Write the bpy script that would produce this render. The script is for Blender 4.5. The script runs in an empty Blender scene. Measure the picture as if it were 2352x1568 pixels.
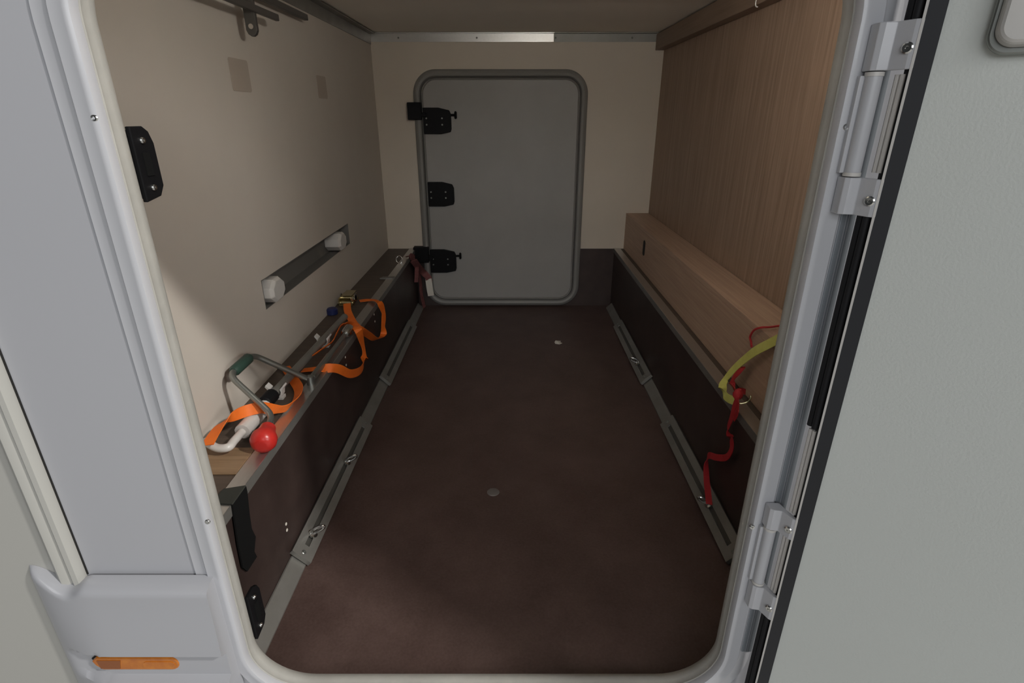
import bpy, bmesh, math, random
from mathutils import Vector, Matrix

random.seed(4)
scene = bpy.context.scene
COL = scene.collection

# ------------------------------------------------------------------ camera
PITCH = math.radians(22.6)
FPX = 1250.0                      # focal length in pixels of the 2352 x 1568 frame
EYE = Vector((0.0, -0.68, 0.95))
cam_data = bpy.data.cameras.new('camera')
cam_data.sensor_width = 36.0
cam_data.lens = FPX / 2352.0 * 36.0
cam_data.clip_start = 0.02
cam = bpy.data.objects.new('camera', cam_data)
cam.location = EYE
cam.rotation_euler = (math.radians(90) - PITCH, 0, 0)
COL.objects.link(cam)
scene.camera = cam

# ------------------------------------------------------------------ world
world = bpy.data.worlds.new('hall')
scene.world = world
world.use_nodes = True
bg = world.node_tree.nodes['Background']
bg.inputs['Color'].default_value = (0.90, 0.95, 1.0, 1)
bg.inputs['Strength'].default_value = 0.02

# ------------------------------------------------------------------ hall key lamp, plus unseen soft lamps added as fill
def area_light(name, loc, target, sx, sy, power, color=(1, 1, 1)):
    d = bpy.data.lights.new(name, 'AREA')
    d.shape = 'RECTANGLE'
    d.size, d.size_y = sx, sy
    d.energy = power
    d.color = color
    o = bpy.data.objects.new(name, d)
    o.location = loc
    o.rotation_euler = (Vector(target) - Vector(loc)).to_track_quat('-Z', 'Y').to_euler()
    COL.objects.link(o)
    return o
area_light('hall_key_lamp', (3.3, -1.8, 3.65), (-0.2, 0.1, 0.5), 0.28, 0.28, 124, (1.0, 0.97, 0.93))
area_light('hall_fill_low', (-0.2, -6.0, 2.0), (0, 1.0, 0.7), 5.0, 1.2, 56, (0.96, 0.98, 1.0))
area_light('hall_fill_high', (-0.2, -5.0, 3.3), (0, 1.0, 0.6), 4.5, 1.2, 34, (0.96, 0.98, 1.0))
area_light('hall_fill_side', (4.5, -4.0, 2.0), (0, 0, 0.6), 1.5, 1.5, 58, (1.0, 0.98, 0.95))

# ------------------------------------------------------------------ exposure
scene.view_settings.view_transform = 'Standard'
scene.view_settings.look = 'None'
scene.view_settings.gamma = 1.0
scene.view_settings.use_curve_mapping = False
scene.view_settings.exposure = 0.5

# ------------------------------------------------------------------ measuring: sight lines onto real planes
_s, _c = math.sin(PITCH), math.cos(PITCH)
def sight(u, v):
    t = (784 - v) / FPX
    return Vector(((u - 1176) / FPX, _c + t * _s, -_s + t * _c))
def onX(u, v, X):
    r = sight(u, v); return EYE + r * ((X - EYE.x) / r.x)
def onY(u, v, Y):
    r = sight(u, v); return EYE + r * ((Y - EYE.y) / r.y)
def onZ(u, v, Z):
    r = sight(u, v); return EYE + r * ((Z - EYE.z) / r.z)

# room measures in metres (x right, y into the garage, z up, floor at 0)
XL, XR = -0.64, 0.69              # upper walls
PL, PR = -0.50, 0.53              # low side panels
YB = 2.11                         # far wall
SILL = 0.31                       # ledge height
ZC = 1.29                         # ceiling
OX0, OX1, OZ0, OZ1, OR = -0.449, 0.356, 0.016, 1.135, 0.095   # door opening

# ------------------------------------------------------------------ materials
def mat(name, color, rough=0.5, metal=0.0, noise=None, bump=None, coat=0.0, stretch=None,
        color2=None, spec=0.5, alpha=1.0, trans=0.0, detail=4.0):
    m = bpy.data.materials.new(name)
    m.use_nodes = True
    nt = m.node_tree
    b = nt.nodes['Principled BSDF']
    b.inputs['Base Color'].default_value = (*color, 1)
    b.inputs['Roughness'].default_value = rough
    b.inputs['Metallic'].default_value = metal
    b.inputs['Specular IOR Level'].default_value = spec
    b.inputs['Coat Weight'].default_value = coat
    b.inputs['Coat Roughness'].default_value = 0.08
    b.inputs['Transmission Weight'].default_value = trans
    if noise or bump:
        tc = nt.nodes.new('ShaderNodeTexCoord')
        mp = nt.nodes.new('ShaderNodeMapping')
        mp.inputs['Scale'].default_value = stretch or (1, 1, 1)
        nt.links.new(tc.outputs['Object'], mp.inputs['Vector'])
    if noise:
        n = nt.nodes.new('ShaderNodeTexNoise')
        n.inputs['Scale'].default_value = noise
        n.inputs['Detail'].default_value = detail
        n.inputs['Roughness'].default_value = 0.6
        nt.links.new(mp.outputs['Vector'], n.inputs['Vector'])
        r = nt.nodes.new('ShaderNodeValToRGB')
        r.color_ramp.elements[0].position = 0.32
        r.color_ramp.elements[1].position = 0.68
        r.color_ramp.elements[0].color = (*color, 1)
        r.color_ramp.elements[1].color = (*(color2 or color), 1)
        nt.links.new(n.outputs['Fac'], r.inputs['Fac'])
        nt.links.new(r.outputs['Color'], b.inputs['Base Color'])
    if bump:
        sc, st, dist = bump
        n2 = nt.nodes.new('ShaderNodeTexNoise')
        n2.inputs['Scale'].default_value = sc
        n2.inputs['Detail'].default_value = 3
        nt.links.new(mp.outputs['Vector'], n2.inputs['Vector'])
        bp = nt.nodes.new('ShaderNodeBump')
        bp.inputs['Strength'].default_value = st
        bp.inputs['Distance'].default_value = dist
        nt.links.new(n2.outputs['Fac'], bp.inputs['Height'])
        nt.links.new(bp.outputs['Normal'], b.inputs['Normal'])
    return m

M = {}
M['white'] = mat('white_paint', (0.405, 0.41, 0.435), 0.28, coat=0.25)
M['frame_white'] = mat('white_powder_coat', (0.52, 0.525, 0.55), 0.3, coat=0.2)
M['cream_panel'] = mat('cream_body_tone', (0.43, 0.425, 0.395), 0.35, coat=0.15)  # creamier tone for the far-left panel and moulding
M['seal'] = mat('cream_seal', (0.43, 0.42, 0.385), 0.7, bump=(90, 0.25, 0.002), noise=14, color2=(0.37, 0.36, 0.33))
M['cream'] = mat('cream_wallboard', (0.60, 0.53, 0.44), 0.55, noise=3, color2=(0.57, 0.50, 0.415), bump=(260, 0.08, 0.001))
M['cream_left'] = mat('pale_wallboard', (0.60, 0.55, 0.485), 0.55, noise=3, color2=(0.57, 0.52, 0.46), bump=(260, 0.08, 0.001))
M['ceil'] = mat('ceiling_board', (0.86, 0.81, 0.72), 0.6, noise=4, color2=(0.83, 0.78, 0.69))
def floor_mat():
    m = mat('brown_phenolic_plywood', (0.052, 0.034, 0.029), 0.48, bump=(420, 0.12, 0.001))
    nt = m.node_tree; b = nt.nodes['Principled BSDF']
    tc = nt.nodes.new('ShaderNodeTexCoord')
    big = nt.nodes.new('ShaderNodeTexNoise'); big.inputs['Scale'].default_value = 7; big.inputs['Detail'].default_value = 8
    big.inputs['Roughness'].default_value = 0.7
    fine = nt.nodes.new('ShaderNodeTexNoise'); fine.inputs['Scale'].default_value = 190; fine.inputs['Detail'].default_value = 3
    nt.links.new(tc.outputs['Object'], big.inputs['Vector']); nt.links.new(tc.outputs['Object'], fine.inputs['Vector'])
    mx = nt.nodes.new('ShaderNodeMix'); mx.data_type = 'FLOAT'; mx.inputs[0].default_value = 0.35
    nt.links.new(big.outputs['Fac'], mx.inputs[2]); nt.links.new(fine.outputs['Fac'], mx.inputs[3])
    r = nt.nodes.new('ShaderNodeValToRGB')
    r.color_ramp.elements[0].position = 0.36; r.color_ramp.elements[1].position = 0.66
    r.color_ramp.elements[0].color = (0.064, 0.037, 0.031, 1); r.color_ramp.elements[1].color = (0.112, 0.071, 0.061, 1)
    nt.links.new(mx.outputs[0], r.inputs['Fac']); nt.links.new(r.outputs['Color'], b.inputs['Base Color'])
    return m
M['ply'] = floor_mat()
M['ply_side'] = mat('brown_side_ply', (0.036, 0.023, 0.020), 0.45, noise=9, color2=(0.056, 0.037, 0.032), bump=(300, 0.1, 0.001))
M['wood_v'] = mat('brown_wood_vertical', (0.25, 0.165, 0.112), 0.5, noise=3.0, stretch=(40, 40, 1.2), color2=(0.40, 0.278, 0.200), detail=6)
M['wood_l'] = mat('brown_wood_lengthwise', (0.38, 0.250, 0.174), 0.5, noise=3.0, stretch=(40, 1.2, 40), color2=(0.50, 0.345, 0.246), detail=6)
M['ledge_tan'] = mat('tan_wood', (0.20, 0.125, 0.066), 0.5, noise=3.0, stretch=(2.5, 40, 40), color2=(0.30, 0.195, 0.11), detail=6)
M['ledge'] = mat('dark_ledge_board', (0.062, 0.045, 0.034), 0.5, noise=3, stretch=(2, 30, 30), color2=(0.095, 0.068, 0.05))
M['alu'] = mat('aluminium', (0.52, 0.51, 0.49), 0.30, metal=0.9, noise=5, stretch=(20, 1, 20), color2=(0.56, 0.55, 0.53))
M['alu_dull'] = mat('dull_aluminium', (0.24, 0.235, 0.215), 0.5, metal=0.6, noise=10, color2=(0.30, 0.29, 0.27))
M['steel'] = mat('bright_steel', (0.62, 0.62, 0.60), 0.22, metal=1.0)
M['tube'] = mat('grey_steel_tube', (0.30, 0.31, 0.29), 0.35, metal=0.85)
M['brass'] = mat('yellow_zinc', (0.62, 0.54, 0.32), 0.25, metal=1.0)
M['black'] = mat('black_plastic', (0.008, 0.008, 0.009), 0.5, spec=0.12)
M['slot'] = mat('black_void', (0.012, 0.011, 0.010), 0.8)
M['rubber'] = mat('black_rubber', (0.014, 0.014, 0.016), 0.6, spec=0.25)
M['felt'] = mat('black_felt', (0.010, 0.010, 0.010), 0.95, spec=0.05)
M['felt_top'] = mat('grey_green_felt', (0.045, 0.046, 0.040), 0.9, spec=0.1)
M['hinge_shade'] = mat('blue_grey_shade', (0.27, 0.295, 0.32), 0.45, metal=0.3)  # shade of the hinge-side band, put into the colour
M['dark_steel'] = mat('dark_steel', (0.105, 0.098, 0.088), 0.5, metal=0.4)
M['rail_slot'] = mat('rail_slot_dark', (0.07, 0.066, 0.058), 0.6, metal=0.3)  # darker dull metal inside the rail slots
M['batten'] = mat('dark_brown_batten', (0.20, 0.135, 0.093), 0.5, noise=3.0, stretch=(40, 1.2, 40), color2=(0.26, 0.18, 0.125), detail=6)
M['trimblack'] = mat('black_edge_trim', (0.022, 0.023, 0.027), 0.5)
M['niche'] = mat('dark_grey_recess', (0.15, 0.142, 0.130), 0.6)
M['hatch'] = mat('grey_hatch_panel', (0.330, 0.318, 0.300), 0.5, bump=(240, 0.15, 0.001), noise=6, color2=(0.305, 0.294, 0.278))
M['hatch_seal'] = mat('grey_hatch_seal', (0.235, 0.228, 0.215), 0.55)
M['doorface'] = mat('grained_door_skin', (0.64, 0.665, 0.635), 0.5, bump=(330, 0.30, 0.001), noise=2.5, color2=(0.62, 0.645, 0.61))
M['whiteplastic'] = mat('white_plastic', (0.62, 0.60, 0.57), 0.35)
M['patch'] = mat('taupe_patch', (0.43, 0.37, 0.31), 0.6)
M['orange'] = mat('orange_webbing', (0.78, 0.145, 0.010), 0.6, bump=(600, 0.3, 0.001), noise=30, color2=(0.86, 0.18, 0.014))
M['red'] = mat('red_webbing', (0.36, 0.012, 0.016), 0.7, noise=40, color2=(0.44, 0.022, 0.028))
M['burgundy'] = mat('burgundy_webbing', (0.16, 0.05, 0.05), 0.8, noise=40, color2=(0.22, 0.08, 0.075))
M['yellow'] = mat('yellow_webbing', (0.60, 0.59, 0.14), 0.7, noise=40, color2=(0.68, 0.67, 0.19))
M['redknob'] = mat('red_plastic', (0.52, 0.026, 0.020), 0.3)
M['green'] = mat('dark_green_grip', (0.025, 0.055, 0.042), 0.4)
M['blue'] = mat('blue_plastic', (0.012, 0.02, 0.10), 0.4)
M['amber'] = mat('amber_lens', (0.46, 0.125, 0.005), 0.15, coat=0.6, spec=0.6, noise=60, color2=(0.60, 0.19, 0.010))
M['amber_dark'] = mat('amber_reflector', (0.26, 0.075, 0.014), 0.25, coat=0.4)
M['paper'] = mat('white_paper', (0.70, 0.66, 0.58), 0.8)
M['satin'] = mat('satin_handle', (0.62, 0.60, 0.57), 0.32, metal=0.35)
M['concrete'] = mat('hall_concrete', (0.52, 0.51, 0.49), 0.6, noise=3, color2=(0.46, 0.45, 0.43))
M['disc_grey'] = mat('spot_grey', (0.16, 0.145, 0.135), 0.6)

# ------------------------------------------------------------------ scene helpers
def tag(o, label=None, cat=None, group=None, kind=None):
    if label: o['label'] = label
    if cat: o['category'] = cat
    if group: o['group'] = group
    if kind: o['kind'] = kind
    return o
def thing(name, loc, label, cat, group=None, kind=None, rotz=0.0):
    o = bpy.data.objects.new(name, None)
    o.empty_display_size = 0.05
    COL.objects.link(o)
    o.location = loc
    o.rotation_euler = (0, 0, rotz)
    return tag(o, label, cat, group, kind)
_origin = {}
def mk(name, geo, material, parent=None, smooth=False, local=False, bevel=0.0, seg=2):
    """geo = (verts, faces) in world metres; parent offset is taken off unless local."""
    vs, fs = geo
    vs = [Vector(v) for v in vs]
    if parent is None:
        lo = [min(v[i] for v in vs) for i in range(3)]; hi = [max(v[i] for v in vs) for i in range(3)]
        off = Vector(((lo[0] + hi[0]) / 2, (lo[1] + hi[1]) / 2, lo[2]))
    elif local:
        off = Vector((0, 0, 0))
    else:
        off = Vector((0, 0, 0)); p = parent
        while p is not None:
            off += p.location; p = p.parent
    me = bpy.data.meshes.new(name)
    me.from_pydata([v - off for v in vs], [], fs)
    bm = bmesh.new(); bm.from_mesh(me)
    bmesh.ops.recalc_face_normals(bm, faces=bm.faces)
    bm.to_mesh(me); bm.free()
    me.update()
    o = bpy.data.objects.new(name, me)
    COL.objects.link(o)
    if parent is None: o.location = off
    else: o.parent = parent
    me.materials.append(M[material])
    if smooth:
        me.shade_smooth()
        try: me.set_sharp_from_angle(angle=math.radians(38))
        except Exception: pass
    if bevel:
        b = o.modifiers.new('bevel', 'BEVEL'); b.width = bevel; b.segments = seg; b.limit_method = 'ANGLE'
        b.angle_limit = math.radians(40)
    return o
def join(*geos):
    V, F = [], []
    for vs, fs in geos:
        n = len(V); V += [Vector(v) for v in vs]; F += [[i + n for i in f] for f in fs]
    return V, F
def box(x0, x1, y0, y1, z0, z1):
    v = [(x, y, z) for x in (x0, x1) for y in (y0, y1) for z in (z0, z1)]
    return v, [(0, 1, 3, 2), (4, 6, 7, 5), (0, 4, 5, 1), (2, 3, 7, 6), (0, 2, 6, 4), (1, 5, 7, 3)]
def prism(pts, a):
    """closed outline of Vectors extruded along vector a"""
    n = len(pts); pts = [Vector(p) for p in pts]; a = Vector(a)
    v = pts + [p + a for p in pts]
    f = [list(range(n))[::-1], list(range(n, 2 * n))]
    f += [(i, (i + 1) % n, n + (i + 1) % n, n + i) for i in range(n)]
    return v, f
def tube(path, r, n=12, smooth_path=0, cap=True):
    path = [Vector(p) for p in path]
    rs = r if isinstance(r, (list, tuple)) else [r] * len(path)
    if smooth_path:
        path, rs = catmull(path, smooth_path), [0] * 0 or [r if not isinstance(r, (list, tuple)) else r[0]] * ((len(path) - 1) * smooth_path + 1)
    V, F = [], []
    up = None
    for i, p in enumerate(path):
        if i == 0: d = path[1] - p
        elif i == len(path) - 1: d = p - path[i - 1]
        else: d = (path[i + 1] - p).normalized() + (p - path[i - 1]).normalized()
        d.normalize()
        if up is None:
            up = Vector((0, 0, 1)) if abs(d.z) < 0.9 else Vector((1, 0, 0))
        a = d.cross(up).normalized(); up = a.cross(d).normalized()
        for k in range(n):
            t = 2 * math.pi * k / n
            V.append(p + a * (math.cos(t) * rs[i]) + up * (math.sin(t) * rs[i]))
    m = len(path)
    for i in range(m - 1):
        for k in range(n):
            F.append((i * n + k, i * n + (k + 1) % n, (i + 1) * n + (k + 1) % n, (i + 1) * n + k))
    if cap:
        F.append(list(range(n))[::-1]); F.append([(m - 1) * n + k for k in range(n)])
    return V, F
def catmull(P, s):
    P = [Vector(p) for p in P]; out = []
    for i in range(len(P) - 1):
        p0 = P[max(i - 1, 0)]; p1 = P[i]; p2 = P[i + 1]; p3 = P[min(i + 2, len(P) - 1)]
        for k in range(s):
            t = k / s
            out.append(0.5 * ((2 * p1) + (p2 - p0) * t + (2 * p0 - 5 * p1 + 4 * p2 - p3) * t * t + (3 * p1 - p0 - 3 * p2 + p3) * t ** 3))
    out.append(P[-1]); return out
def ribbon(pts, wdirs, w, th=0.0016, s=6):
    """flat webbing along pts; wdirs = width direction at each point"""
    P = catmull(pts, s); W = catmull(wdirs, s)
    V, F = [], []
    n = len(P)
    for i in range(n):
        d = (P[min(i + 1, n - 1)] - P[max(i - 1, 0)]).normalized()
        wd = W[i] - d * W[i].dot(d)
        if wd.length < 1e-5: wd = d.orthogonal()
        wd.normalize(); nn = d.cross(wd).normalized() * th / 2; wd = wd * w / 2
        V += [P[i] - wd - nn, P[i] + wd - nn, P[i] + wd + nn, P[i] - wd + nn]
    for i in range(n - 1):
        for k in range(4):
            F.append((4 * i + k, 4 * i + (k + 1) % 4, 4 * i + 4 + (k + 1) % 4, 4 * i + 4 + k))
    F.append((3, 2, 1, 0)); F.append(tuple(4 * (n - 1) + k for k in range(4)))
    return V, F
def lathe(base, axis, prof, n=20):
    """prof = [(along, radius)]"""
    base = Vector(base); ax = Vector(axis).normalized()
    a = ax.orthogonal().normalized(); b = ax.cross(a)
    V, F = [], []
    for h, r in prof:
        for k in range(n):
            t = 2 * math.pi * k / n
            V.append(base + ax * h + (a * math.cos(t) + b * math.sin(t)) * r)
    for i in range(len(prof) - 1):
        for k in range(n):
            F.append((i * n + k, i * n + (k + 1) % n, (i + 1) * n + (k + 1) % n, (i + 1) * n + k))
    F.append(list(range(n))[::-1]); F.append([(len(prof) - 1) * n + k for k in range(n)])
    return V, F
def screw_head(base, axis, r=0.004, h=0.002):
    return lathe(base, axis, [(0, r), (h * 0.5, r), (h, r * 0.75), (h * 0.9, r * 0.35), (h * 0.4, r * 0.25)], 12)
def rrect(x0, x1, z0, z1, r, o=0.0, n=10):
    x0, x1, z0, z1 = x0 - o, x1 + o, z0 - o, z1 + o; r = max(r + o, 0.001)
    out = []
    for cx, cz, a0 in ((x1 - r, z1 - r, 0), (x0 + r, z1 - r, 90), (x0 + r, z0 + r, 180), (x1 - r, z0 + r, 270)):
        for k in range(n + 1):
            a = math.radians(a0 + 90 * k / n)
            out.append((cx + r * math.cos(a), cz + r * math.sin(a)))
    return out
def sweep(rect, prof, n=10, closed=False):
    """prof = [(outward offset, y)] carried round a rounded rectangle"""
    rings = [[Vector((x, y, z)) for x, z in rrect(*rect, o=o, n=n)] for o, y in prof]
    m = len(rings[0]); V = [p for r in rings for p in r]; F = []
    k = len(rings)
    for i in range(k if closed else k - 1):
        j = (i + 1) % k
        for a in range(m):
            F.append((i * m + a, i * m + (a + 1) % m, j * m + (a + 1) % m, j * m + a))
    return V, F
def plate_y(outline, y0, y1):
    return prism([(x, y0, z) for x, z in outline], (0, y1 - y0, 0))

# ================================================================== SETTING
RECT = (OX0, OX1, OZ0, OZ1, OR)
# floor and low side panels
mk('floor', box(PL, PR, -0.002, YB, -0.02, 0.0), 'ply')
tag(bpy.data.objects['floor'], 'dark brown coated plywood floor of the garage', 'floor', kind='structure')
tag(mk('baseboard_left', box(PL - 0.015, PL, 0.002, YB, -0.02, SILL - 0.001), 'ply_side'),
    'dark brown plywood side panel below the left ledge', 'panel', kind='structure')
tag(mk('baseboard_right', box(PR, PR + 0.015, 0.002, YB, -0.02, SILL - 0.001), 'ply_side'),
    'dark brown plywood side panel below the wooden bench box', 'panel', kind='structure')
tag(mk('baseboard_back', box(PL - 0.015, PR + 0.015, YB, YB + 0.02, -0.02, SILL), 'ply_side'),
    'dark brown plywood panel behind the bottom of the far hatch', 'panel', kind='structure')
# ledges
tag(mk('trim_1', box(XL - 0.01, PL - 0.028, 0.002, YB, SILL - 0.02, SILL), 'ledge'),
    'dark brown ledge board along the left wall', 'ledge', kind='structure')
tag(mk('trim_2', box(PR + 0.028, XR + 0.01, 0.002, YB, SILL - 0.02, SILL), 'ledge'),
    'dark ledge board under the wooden bench box', 'ledge', kind='structure')
def edge_rail(name, xin, sgn, label):
    t = thing(name, (xin, 1.0, SILL), label, 'rail', kind='structure')
    a, b = sorted((xin + sgn * 0.0025, xin - sgn * 0.030))
    mk('top_flange', box(a, b, 0.060, YB - 0.002, SILL, SILL + 0.003), 'alu', t, bevel=0.0008)
    a, b = sorted((xin + sgn * 0.0005, xin + sgn * 0.003))
    mk('side_flange', box(a, b, 0.060, YB - 0.002, SILL - 0.018, SILL + 0.002), 'alu_dull', t)
    return t
edge_rail('trim_3', PL, 1, 'flat aluminium edge rail on the left ledge')
edge_rail('trim_4', PR, -1, 'flat aluminium edge rail in front of the bench box')

# left wall with a long slot
NY0, NY1, NZ0, NZ1 = 0.66, 1.452, 0.482, 0.560
wl = mk('wall_left', join(box(XL - 0.04, XL, 0.0, YB, SILL - 0.02, NZ0), box(XL - 0.04, XL, 0.0, YB, NZ1, ZC + 0.02),
                          box(XL - 0.04, XL, 0.0, NY0, NZ0, NZ1), box(XL - 0.04, XL, NY1, YB, NZ0, NZ1)), 'cream_left')
tag(wl, 'cream wallboard on the left with a long dark slot', 'wall', kind='structure')
mk('slot_recess', box(XL - 0.05, XL - 0.036, NY0 - 0.01, NY1 + 0.01, NZ0 - 0.01, NZ1 + 0.01), 'niche', wl)
mk('slot_lining', join(box(XL - 0.036, XL + 0.0006, NY0, NY0 + 0.002, NZ0, NZ1), box(XL - 0.036, XL + 0.0006, NY1 - 0.002, NY1, NZ0, NZ1),
                       box(XL - 0.036, XL + 0.0006, NY0, NY1, NZ0, NZ0 + 0.002), box(XL - 0.036, XL + 0.0006, NY0, NY1, NZ1 - 0.002, NZ1)), 'niche', wl)
# far wall, right wall, ceiling
tag(mk('wall_back', box(XL - 0.04, XR + 0.04, YB, YB + 0.02, SILL, ZC + 0.02), 'cream'),
    'cream far wall around the grey hatch', 'wall', kind='structure')
tag(mk('wall_right', box(XR, XR + 0.03, 0.0, YB, SILL, ZC + 0.02), 'wood_v'),
    'brown wood grain panel forming the right wall', 'wall', kind='structure')
ce = thing('ceiling', (0, 1.0, ZC), 'beige ceiling boards above the garage', 'ceiling', kind='structure')
mk('board', box(XL, XR, 1.345, YB, ZC, ZC + 0.02), 'ceil', ce)
mk('board', box(XL, XR, 0.0, 1.335, ZC - 0.004, ZC + 0.02), 'ceil', ce)
mk('joint_strip', box(XL, XR, 1.333, 1.347, ZC + 0.004, ZC + 0.02), 'slot', ce)

# near wall: outer skin with the rounded doorway
def wall_with_hole(x0, x1, z0, z1, y0, y1, rect, o):
    hole = rrect(*rect, o=o, n=10)
    cx, cz = (rect[0] + rect[1]) / 2, (rect[2] + rect[3]) / 2
    outer = []
    for x, z in hole:
        dx, dz = x - cx, z - cz
        k = min(((x1 - cx) / dx if dx > 0 else (x0 - cx) / dx) if abs(dx) > 1e-9 else 1e9,
                ((z1 - cz) / dz if dz > 0 else (z0 - cz) / dz) if abs(dz) > 1e-9 else 1e9)
        outer.append((cx + dx * k, cz + dz * k))
    m = len(hole); V = []; F = []
    for ring, y in ((outer, y0), (hole, y0), (hole, y1), (outer, y1)):
        V += [Vector((x, y, z)) for x, z in ring]
    for i in range(4):
        j = (i + 1) % 4
        for a in range(m):
            F.append((i * m + a, i * m + (a + 1) % m, j * m + (a + 1) % m, j * m + a))
    return V, F
tag(mk('wall_front', wall_with_hole(-0.69, 1.9, -0.45, 1.75, -0.030, -0.001, RECT, 0.010), 'white', smooth=True),
    'white outer body side around the open doorway', 'wall', kind='structure')
tag(mk('trim_5', box(-2.0, -0.700, -0.034, -0.004, -0.45, 1.75), 'cream_panel', bevel=0.004),
    'creamy white body panel at the far left beyond the moulding', 'panel', kind='structure')
# rounded vertical moulding between the two body panels
mo = thing('trim_6', (-0.69, -0.03, 0.28), 'white rounded vertical moulding left of the doorway', 'moulding', kind='structure')
def moulding(z0, z1):
    prof = [(-0.709, -0.034), (-0.706, -0.041), (-0.699, -0.045), (-0.690, -0.043), (-0.686, -0.040), (-0.680, -0.045), (-0.673, -0.044), (-0.669, -0.038), (-0.668, -0.031)]
    return prism([(x, y, z0) for x, y in prof], (0, 0, z1 - z0))
mk('profile', moulding(0.268, 1.75), 'cream_panel', mo, smooth=True)
mk('joint_line', box(-0.6682, -0.6655, -0.0312, -0.029, 0.284, 1.75), 'slot', mo)

# door frame
fr = thing('trim_7', (0.0, -0.03, OZ0), 'white aluminium door frame with cream seal round the opening', 'door frame', kind='structure')
mk('flange', sweep(RECT, [(0.0008, -0.0265), (0.0006, -0.034), (0.0025, -0.0385), (0.006, -0.0395), (0.010, -0.0392), (0.013, -0.0380), (0.0255, -0.0372), (0.028, -0.0345),
                          (0.0295, -0.0335), (0.0465, -0.0325), (0.048, -0.0295)], n=14), 'frame_white', fr, smooth=True)
mk('jamb_seal', sweep(RECT, [(0.010, 0.001), (0.003, 0.001), (0.0, -0.003), (-0.002, -0.009), (-0.0015, -0.016), (0.0003, -0.020), (-0.0004, -0.025), (0.002, -0.0272)], n=14),
   'seal', fr, smooth=True)
hp = mk('hinge_shade_strip', box(OX1 + 0.0300, OX1 + 0.0475, -0.0350, -0.0322, OZ0 + 0.10, OZ1 - 0.10), 'hinge_shade', fr, bevel=0.0008)  # added strip; its blue-grey stands in for the open door's shade
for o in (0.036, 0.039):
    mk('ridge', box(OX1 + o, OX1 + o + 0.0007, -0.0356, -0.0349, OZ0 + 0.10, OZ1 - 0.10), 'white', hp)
def frame_screw(u, v, parent=fr):
    p = onY(u, v, -0.0375)
    return mk('screw', screw_head(p, (0, -1, 0), 0.0042, 0.0022), 'steel', parent, smooth=True)
for u, v in ((218, 271), (477, 1197), (1941, 292), (1727, 1209)): frame_screw(u, v)
def striker(z0, z1, label):
    x = OX0 + 0.003
    y0, y1 = 0.0015, 0.041
    out = [(y0, z0), (y1 - 0.010, z0 + 0.004), (y1, z0 + 0.016), (y1, z1 - 0.020), (y1 - 0.006, z1 - 0.006), (y1 - 0.016, z1), (y0, z1)]
    a = prism([(x - 0.006, y, z) for y, z in out], (0.006, 0, 0))
    s = mk('striker_plate', join(a, box(x - 0.045, x - 0.005, 0.0015, 0.005, z0 + 0.004, z1 - 0.004)), 'black', fr, bevel=0.0012)
    mk('pocket', box(x, x + 0.0015, 0.012, 0.026, z0 + 0.030, z1 - 0.030), 'felt', s)
    zc = (z0 + z1) / 2
    for z in (z0 + 0.016, z1 - 0.016):
        mk('screw', screw_head((x, 0.018, z), (1, 0, 0), 0.0042, 0.003), 'steel', s, smooth=True)
    rim = [(y1 - 0.004, z0 + 0.010), (y1 + 0.002, z0 + 0.016), (y1 + 0.002, z1 - 0.019), (y1 - 0.004, z1 - 0.010)]
    mk('metal_rim', prism([(x - 0.009, y, z) for y, z in rim], (0.0025, 0, 0)), 'alu_dull', s)
    tag(s, label)
    return s
za = onX(335, 465, OX0).z; zb = onX(300, 290, OX0).z
striker(za, zb, 'black plastic lock plate high on the frame')
za = onX(600, 1445, OX0).z; zb = onX(580, 1345, OX0).z
striker(za, zb, 'black plastic lock plate low on the frame')

# far wall top rail of aluminium angle, two lengths
tr = thing('trim_8', (0, YB, ZC - 0.03), 'aluminium angle rail along the top of the far wall', 'rail', kind='structure')
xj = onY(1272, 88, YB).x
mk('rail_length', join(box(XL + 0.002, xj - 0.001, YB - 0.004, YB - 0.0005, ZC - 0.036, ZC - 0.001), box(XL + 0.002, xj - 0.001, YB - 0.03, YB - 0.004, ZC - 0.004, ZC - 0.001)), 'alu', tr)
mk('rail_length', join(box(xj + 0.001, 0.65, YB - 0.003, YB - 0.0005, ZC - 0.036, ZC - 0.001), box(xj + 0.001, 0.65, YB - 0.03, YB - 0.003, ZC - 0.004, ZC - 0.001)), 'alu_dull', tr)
for u in (915, 1095, 1276, 1452):
    p = onY(u, 88, YB - 0.004); p.z = ZC - 0.020
    mk('screw', screw_head(p, (0, -1, 0), 0.004, 0.002), 'niche', tr, smooth=True)
tag(mk('trim_9', join(box(XL + 0.0005, XL + 0.004, 0.02, YB - 0.006, ZC - 0.046, ZC - 0.001), box(XL + 0.004, XL + 0.030, 0.02, YB - 0.032, ZC - 0.0075, ZC - 0.0045)), 'alu_dull'),
    'dull aluminium angle along the top of the left wall', 'rail', kind='structure')
# wooden batten under the ceiling on the right
tag(mk('trim_10', box(0.650, XR - 0.0005, 0.01, YB - 0.001, ZC - 0.070, ZC - 0.005), 'batten', bevel=0.002),
    'brown wooden batten along the top of the right wall', 'batten', kind='structure')
p = onX(1741, 6, 0.649)
hk = tag(mk('cup_hook', tube([p + Vector((0.002, 0, 0.012)), p + Vector((-0.004, 0, 0.010)), p + Vector((-0.006, 0, 0)), p + Vector((-0.004, 0, -0.008)), p + Vector((0.001, 0, -0.010))], 0.0016, 8, 4), 'whiteplastic', smooth=True),
         'tiny white hook on the wooden batten above the right wall', 'hook')

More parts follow.
